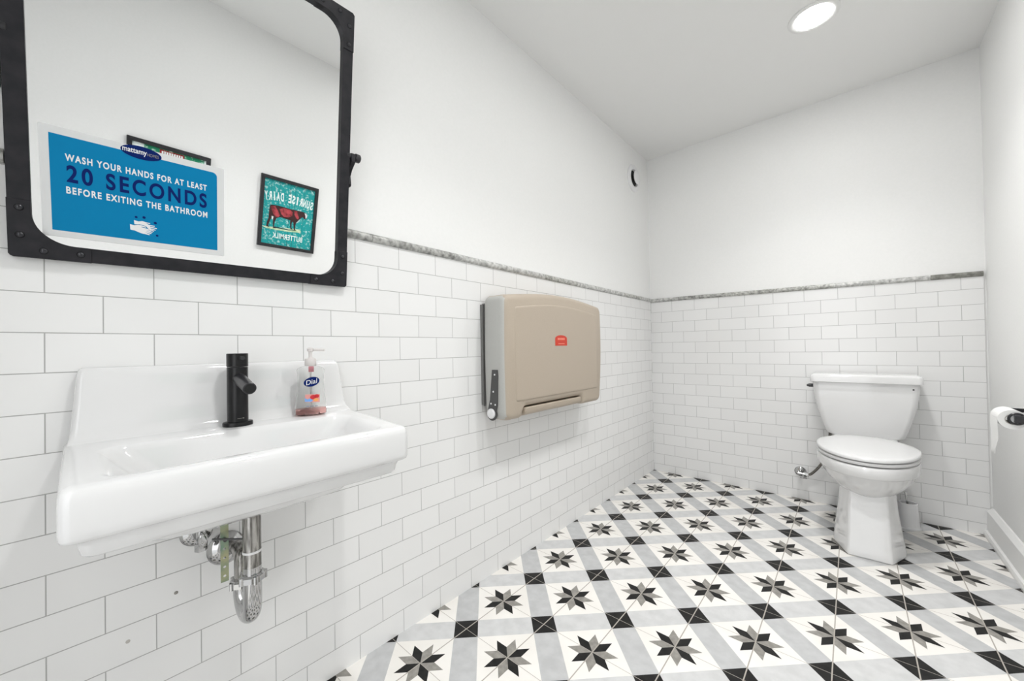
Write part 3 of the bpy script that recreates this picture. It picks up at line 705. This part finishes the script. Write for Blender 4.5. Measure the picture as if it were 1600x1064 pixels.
# ------------------------------------------------------------------ toilet
TX = 1.213
to = empty('toilet', 'white ceramic two-piece toilet with closed lid against the back wall', 'toilet', (TX, -.35, 0))
def addT(name, bm_, m_, par=None, **kw):
    inv(bm_, to); return link(name, bm_, m_, par or to, **kw)
# tank: tapered towards the bottom with softly chamfered front corners
def tring(x0, x1, y0, y1, z, r, n=8): return [Vector((a, b, z)) for a, b in rrect(x0, x1, y0, y1, r, n)]
bm = bmesh.new()
def tw(z):      # half width by height
    t_ = min(1, (z-.445)/(.748-.445)); return .150+.062*(1-(1-t_)**1.7)
R = []
for z in (.460, .468, .49, .54, .60, .66, .72, .752):
    hwid = tw(z)-(.012 if z == .460 else 0); d = .165+.030*min(1, (z-.445)/.2)
    R.append(tring(TX-hwid, TX+hwid, -.018-d, -.018, z, .028))
loft(bm, R); addT('tank', bm, M['ceramic'], angle=45)
bm = bmesh.new()
loft(bm, [tring(TX-.214, TX+.214, -.222, -.012, .752, .016), tring(TX-.221, TX+.221, -.230, -.008, .756, .018), tring(TX-.222, TX+.222, -.231, -.007, .785, .018), tring(TX-.219, TX+.219, -.228, -.010, .793, .017), tring(TX-.210, TX+.210, -.219, -.018, .798, .014), tring(TX-.19, TX+.19, -.205, -.03, .799, .01)])
addT('tank_lid', bm, M['ceramic'], angle=50)
bm = bmesh.new(); cyl(bm, (TX-.212, -.155, .727), (TX-.234, -.155, .727), .010, 16, ch=.001); cyl(bm, (TX-.230, -.155, .727), (TX-.240, -.155, .727), .007, 12)
cyl(bm, (TX-.238, -.160, .727), (TX-.240, -.085, .724), .0055, 12); addT('flush_lever', bm, M['black'])
bm = bmesh.new(); cyl(bm, (TX+.186, -.211, .728), (TX+.186, -.2135, .728), .004, 12); addT('tank_mark', bm, M['hole'])
# bowl outlines: elongated oval, squared at the back
def lidoval(hw, yf, z, ins=0., n=56, ymid=-.43, ybk=-.232):
    out = []
    for i in range(n):
        a = 2*pi*i/n; c_, s_ = cos(a), sin(a)
        h_ = hw-ins
        if s_ < 0: out.append(Vector((TX+h_*c_, ymid+(ymid-yf-ins)*s_, z)))
        else:
            v_ = s_**.8; out.append(Vector((TX+h_*math.copysign(abs(c_)**.55, c_)*(1-.42*v_**1.6), ymid+(ybk-ins-ymid)*v_, z)))
    return out
def oval(hw, yf, ybk, z, n=56, cx=TX, ymid=None):
    ymid = ybk-.20 if ymid is None else ymid
    out = []
    for i in range(n):
        a = 2*pi*i/n; c_, s_ = cos(a), sin(a)
        if s_ < 0: out.append(Vector((cx+hw*math.copysign(abs(c_)**.95, c_), ymid+(ymid-yf)*s_, z)))
        else: out.append(Vector((cx+hw*math.copysign(abs(c_)**.62, c_)*(1-.10*s_**2), ymid+(ybk-ymid)*abs(s_)**.75, z)))
    return out
bm = bmesh.new()
loft(bm, [oval(.100, -.60, -.21, .258), oval(.125, -.640, -.20, .280), oval(.150, -.670, -.19, .308), oval(.170, -.692, -.185, .340), oval(.180, -.704, -.185, .364), oval(.184, -.708, -.185, .3685), oval(.1885, -.713, -.185, .372),
          oval(.190, -.716, -.185, .376), oval(.190, -.716, -.185, .412), oval(.187, -.712, -.188, .419), oval(.180, -.705, -.195, .421)])
# deck under the tank
loft(bm, [tring(TX-.105, TX+.105, -.30, -.03, .30, .03), tring(TX-.125, TX+.125, -.30, -.025, .37, .03), tring(TX-.130, TX+.130, -.30, -.022, .445, .03), tring(TX-.125, TX+.125, -.28, -.027, .459, .03)])
addT('bowl', bm, M['ceramic'], angle=50)
# pedestal: faceted foot, front chamfers, waisted above
def ped(z, hwb, hwf, yf, yc, yb_):
    return [Vector((TX+a, b, z)) for a, b in ((-hwb*.92, yb_), (-hwb, yb_-.03), (-hwb, yc+.05), (-hwb*.985, yc+.01), (-hwb*.95, yc-.02), (-hwf*1.12, yf+.016), (-hwf, yf), (hwf, yf), (hwf*1.12, yf+.016), (hwb*.95, yc-.02), (hwb*.985, yc+.01), (hwb, yc+.05), (hwb, yb_-.03), (hwb*.92, yb_))]
bm = bmesh.new()
R = [ped(.0005, .128, .072, -.668, -.53, -.13), ped(.02, .128, .072, -.666, -.53, -.13), ped(.06, .122, .070, -.655, -.525, -.135), ped(.12, .114, .068, -.640, -.515, -.14), ped(.19, .106, .066, -.624, -.505, -.15), ped(.25, .102, .064, -.612, -.50, -.16), ped(.30, .100, .062, -.605, -.50, -.17)]
loft(bm, R); addT('pedestal', bm, M['ceramic'], angle=24, bevel=.006, seg=3)
bm = bmesh.new()
loft(bm, [lidoval(.186, -.712, .426, .010), lidoval(.186, -.712, .4275, .002), lidoval(.187, -.713, .437), lidoval(.186, -.712, .441, .004)]); addT('seat_ring', bm, M['seat'], angle=50)
bm = bmesh.new()
loft(bm, [lidoval(.187, -.713, .4445, .006), lidoval(.188, -.714, .446, .001), lidoval(.188, -.714, .455, 0), lidoval(.187, -.713, .4595, .003), lidoval(.187, -.713, .462, .010), lidoval(.187, -.713, .464, .030), lidoval(.187, -.713, .4655, .09), lidoval(.187, -.713, .466, .15)])
for v in bm.verts: v.co.z += .014*max(0, (v.co.y+.714)/.48)      # lid rises a little towards its hinges
addT('seat_lid', bm, M['seat'], angle=50)
for s_ in (-.12, .12):
    bm = bmesh.new(); cyl(bm, (TX+s_, -.50, .420), (TX+s_, -.50, .429), .012, 12); addT('seat_bumper', bm, M['seat'])
for s_ in (-.075, .075):
    bm = bmesh.new(); cyl(bm, (TX+s_-.022, -.226, .452), (TX+s_+.022, -.226, .452), .013, 16, ch=.002); addT('seat_hinge', bm, M['seat'])

# supply valve by the toilet
vx, vz2 = .918, .172
tv = empty('supply_valve', 'chrome water supply valve with braided hose, on tile left of the toilet', 'valve', (vx, 0, vz2))
def addV(name, bm_, m_, **kw): inv(bm_, tv); return link(name, bm_, m_, tv, **kw)
bm = bmesh.new(); lathe(bm, (vx, -.0005, vz2), (0, -1, 0), [(0, .030), (.003, .030), (.010, .024), (.014, .012), (.05, .010)], 28); addV('escutcheon', bm, M['chrome'])
bm = bmesh.new(); cyl(bm, (vx-.008, -.05, vz2), (vx+.045, -.05, vz2-.004), .010, 16); cyl(bm, (vx+.022, -.05, vz2-.002), (vx+.042, -.05, vz2-.004), .0145, 6); lathe(bm, (vx+.02, -.05, vz2-.006), (0, -.3, -1), [(0, .008), (.012, .008), (.014, .017), (.022, .017), (.024, .012)], 8); addV('valve_body', bm, M['chrome'])
bm = bmesh.new(); tube(bm, smooth_pts([(vx+.038, -.052, vz2-.002), (vx+.058, -.056, vz2+.010), (1.014, -.07, .235), (1.05, -.08, .31), (1.065, -.09, .40), (1.07, -.10, .465)]), .0072, 14); addV('braided_hose', bm, M['hose'])

# toilet brush holder
bh = empty('toilet_brush_holder', 'small white toilet brush holder on the floor right of the toilet', 'brush holder', (1.375, -.118, .0005))
bm = bmesh.new(); lathe(bm, (0, 0, 0), (0, 0, 1), [(0, .048), (.006, .048), (.010, .043), (.10, .037), (.128, .036), (.130, .034), (.128, .032), (.03, .034), (.029, .001)], 40, cap1=False); link('holder', bm, M['whitepl'], bh)
bm = bmesh.new(); lathe(bm, (0, 0, .03), (0, 0, 1), [(0, .015), (.01, .026), (.075, .026), (.085, .012)], 20); link('bristle_head', bm, M['hinge'], bh)
bm = bmesh.new(); tube(bm, [(0, 0, .10), (-.004, 0, .14), (-.006, .001, .16), (-.008, .002, .18)], .0045, 12); link('handle', bm, M['chrome'], bh)

# ------------------------------------------------------------------ toilet paper holder on the right wall
RX, RY, RZ = 1.613, -.742, .684
QX, QZ = 1.604, .680
th = empty('paper_holder', 'black metal toilet paper holder on the right wall beside the toilet', 'paper holder', (W, RY, RZ))
def addP(name, bm_, m_, root, **kw): inv(bm_, root); return link(name, bm_, m_, root, **kw)
bm = bmesh.new(); box(bm, 1.600, W, -.612, -.600, .6925, .7075); addP('far_arm', bm, M['black'], th, smooth=False, bevel=.001)
bm = bmesh.new(); box(bm, 1.604, W, -.768, -.752, RZ-.013, RZ+.014); addP('near_arm', bm, M['black'], th, smooth=False, bevel=.002)
bm = bmesh.new(); cyl(bm, (RX, -.600, RZ), (RX, -.752, RZ), .007, 20); lathe(bm, (RX, RY-.002, RZ), (0, -1, 0), [(0, .016), (0, .0225), (.006, .0225), (.008, .020), (.008, .016)], 32, cap0=False, cap1=False)
addP('roller', bm, M['black'], th)
bm = bmesh.new(); lathe(bm, (RX, RY-.0035, RZ), (0, -1, 0), [(0, .0158), (.002, .0158)], 28); addP('end_cap', bm, M['whitepl'], th)
bm = bmesh.new(); box(bm, W-.004, W, -.79, -.59, .655, .715); addP('wall_plate', bm, M['black'], th, smooth=False, bevel=.001)
rl = empty('toilet_roll', 'small white toilet paper roll hanging on the black holder', 'toilet roll', (RX, RY, RZ))
bm = bmesh.new()
lathe(bm, (QX, RY, QZ), (0, 1, 0), [(0, .019), (0, .035), (.105, .035), (.105, .019), (0, .019)], 40, cap0=False, cap1=False); addP('paper', bm, M['paper'], rl)
bm = bmesh.new(); R = []
for k in range(12):
    z = QZ-.002-k*.0125; x = QX-.0354-.0006*sin(k*.9); y0, y1 = RY+.001+.010*max(0, k-6), RY+.103-.001*k
    R.append([Vector((x, y0, z)), Vector((x, y1, z)), Vector((x+.0007, y1, z)), Vector((x+.0007, y0, z))])
loft(bm, R); addP('hanging_sheet', bm, M['paper'], rl, smooth=False)
bm = bmesh.new(); lathe(bm, (QX, RY+.0005, QZ), (0, 1, 0), [(0, .0165), (0, .0188), (.103, .0188), (.103, .0165)], 28, cap0=False, cap1=False); addP('card_core', bm, M['card'], rl)
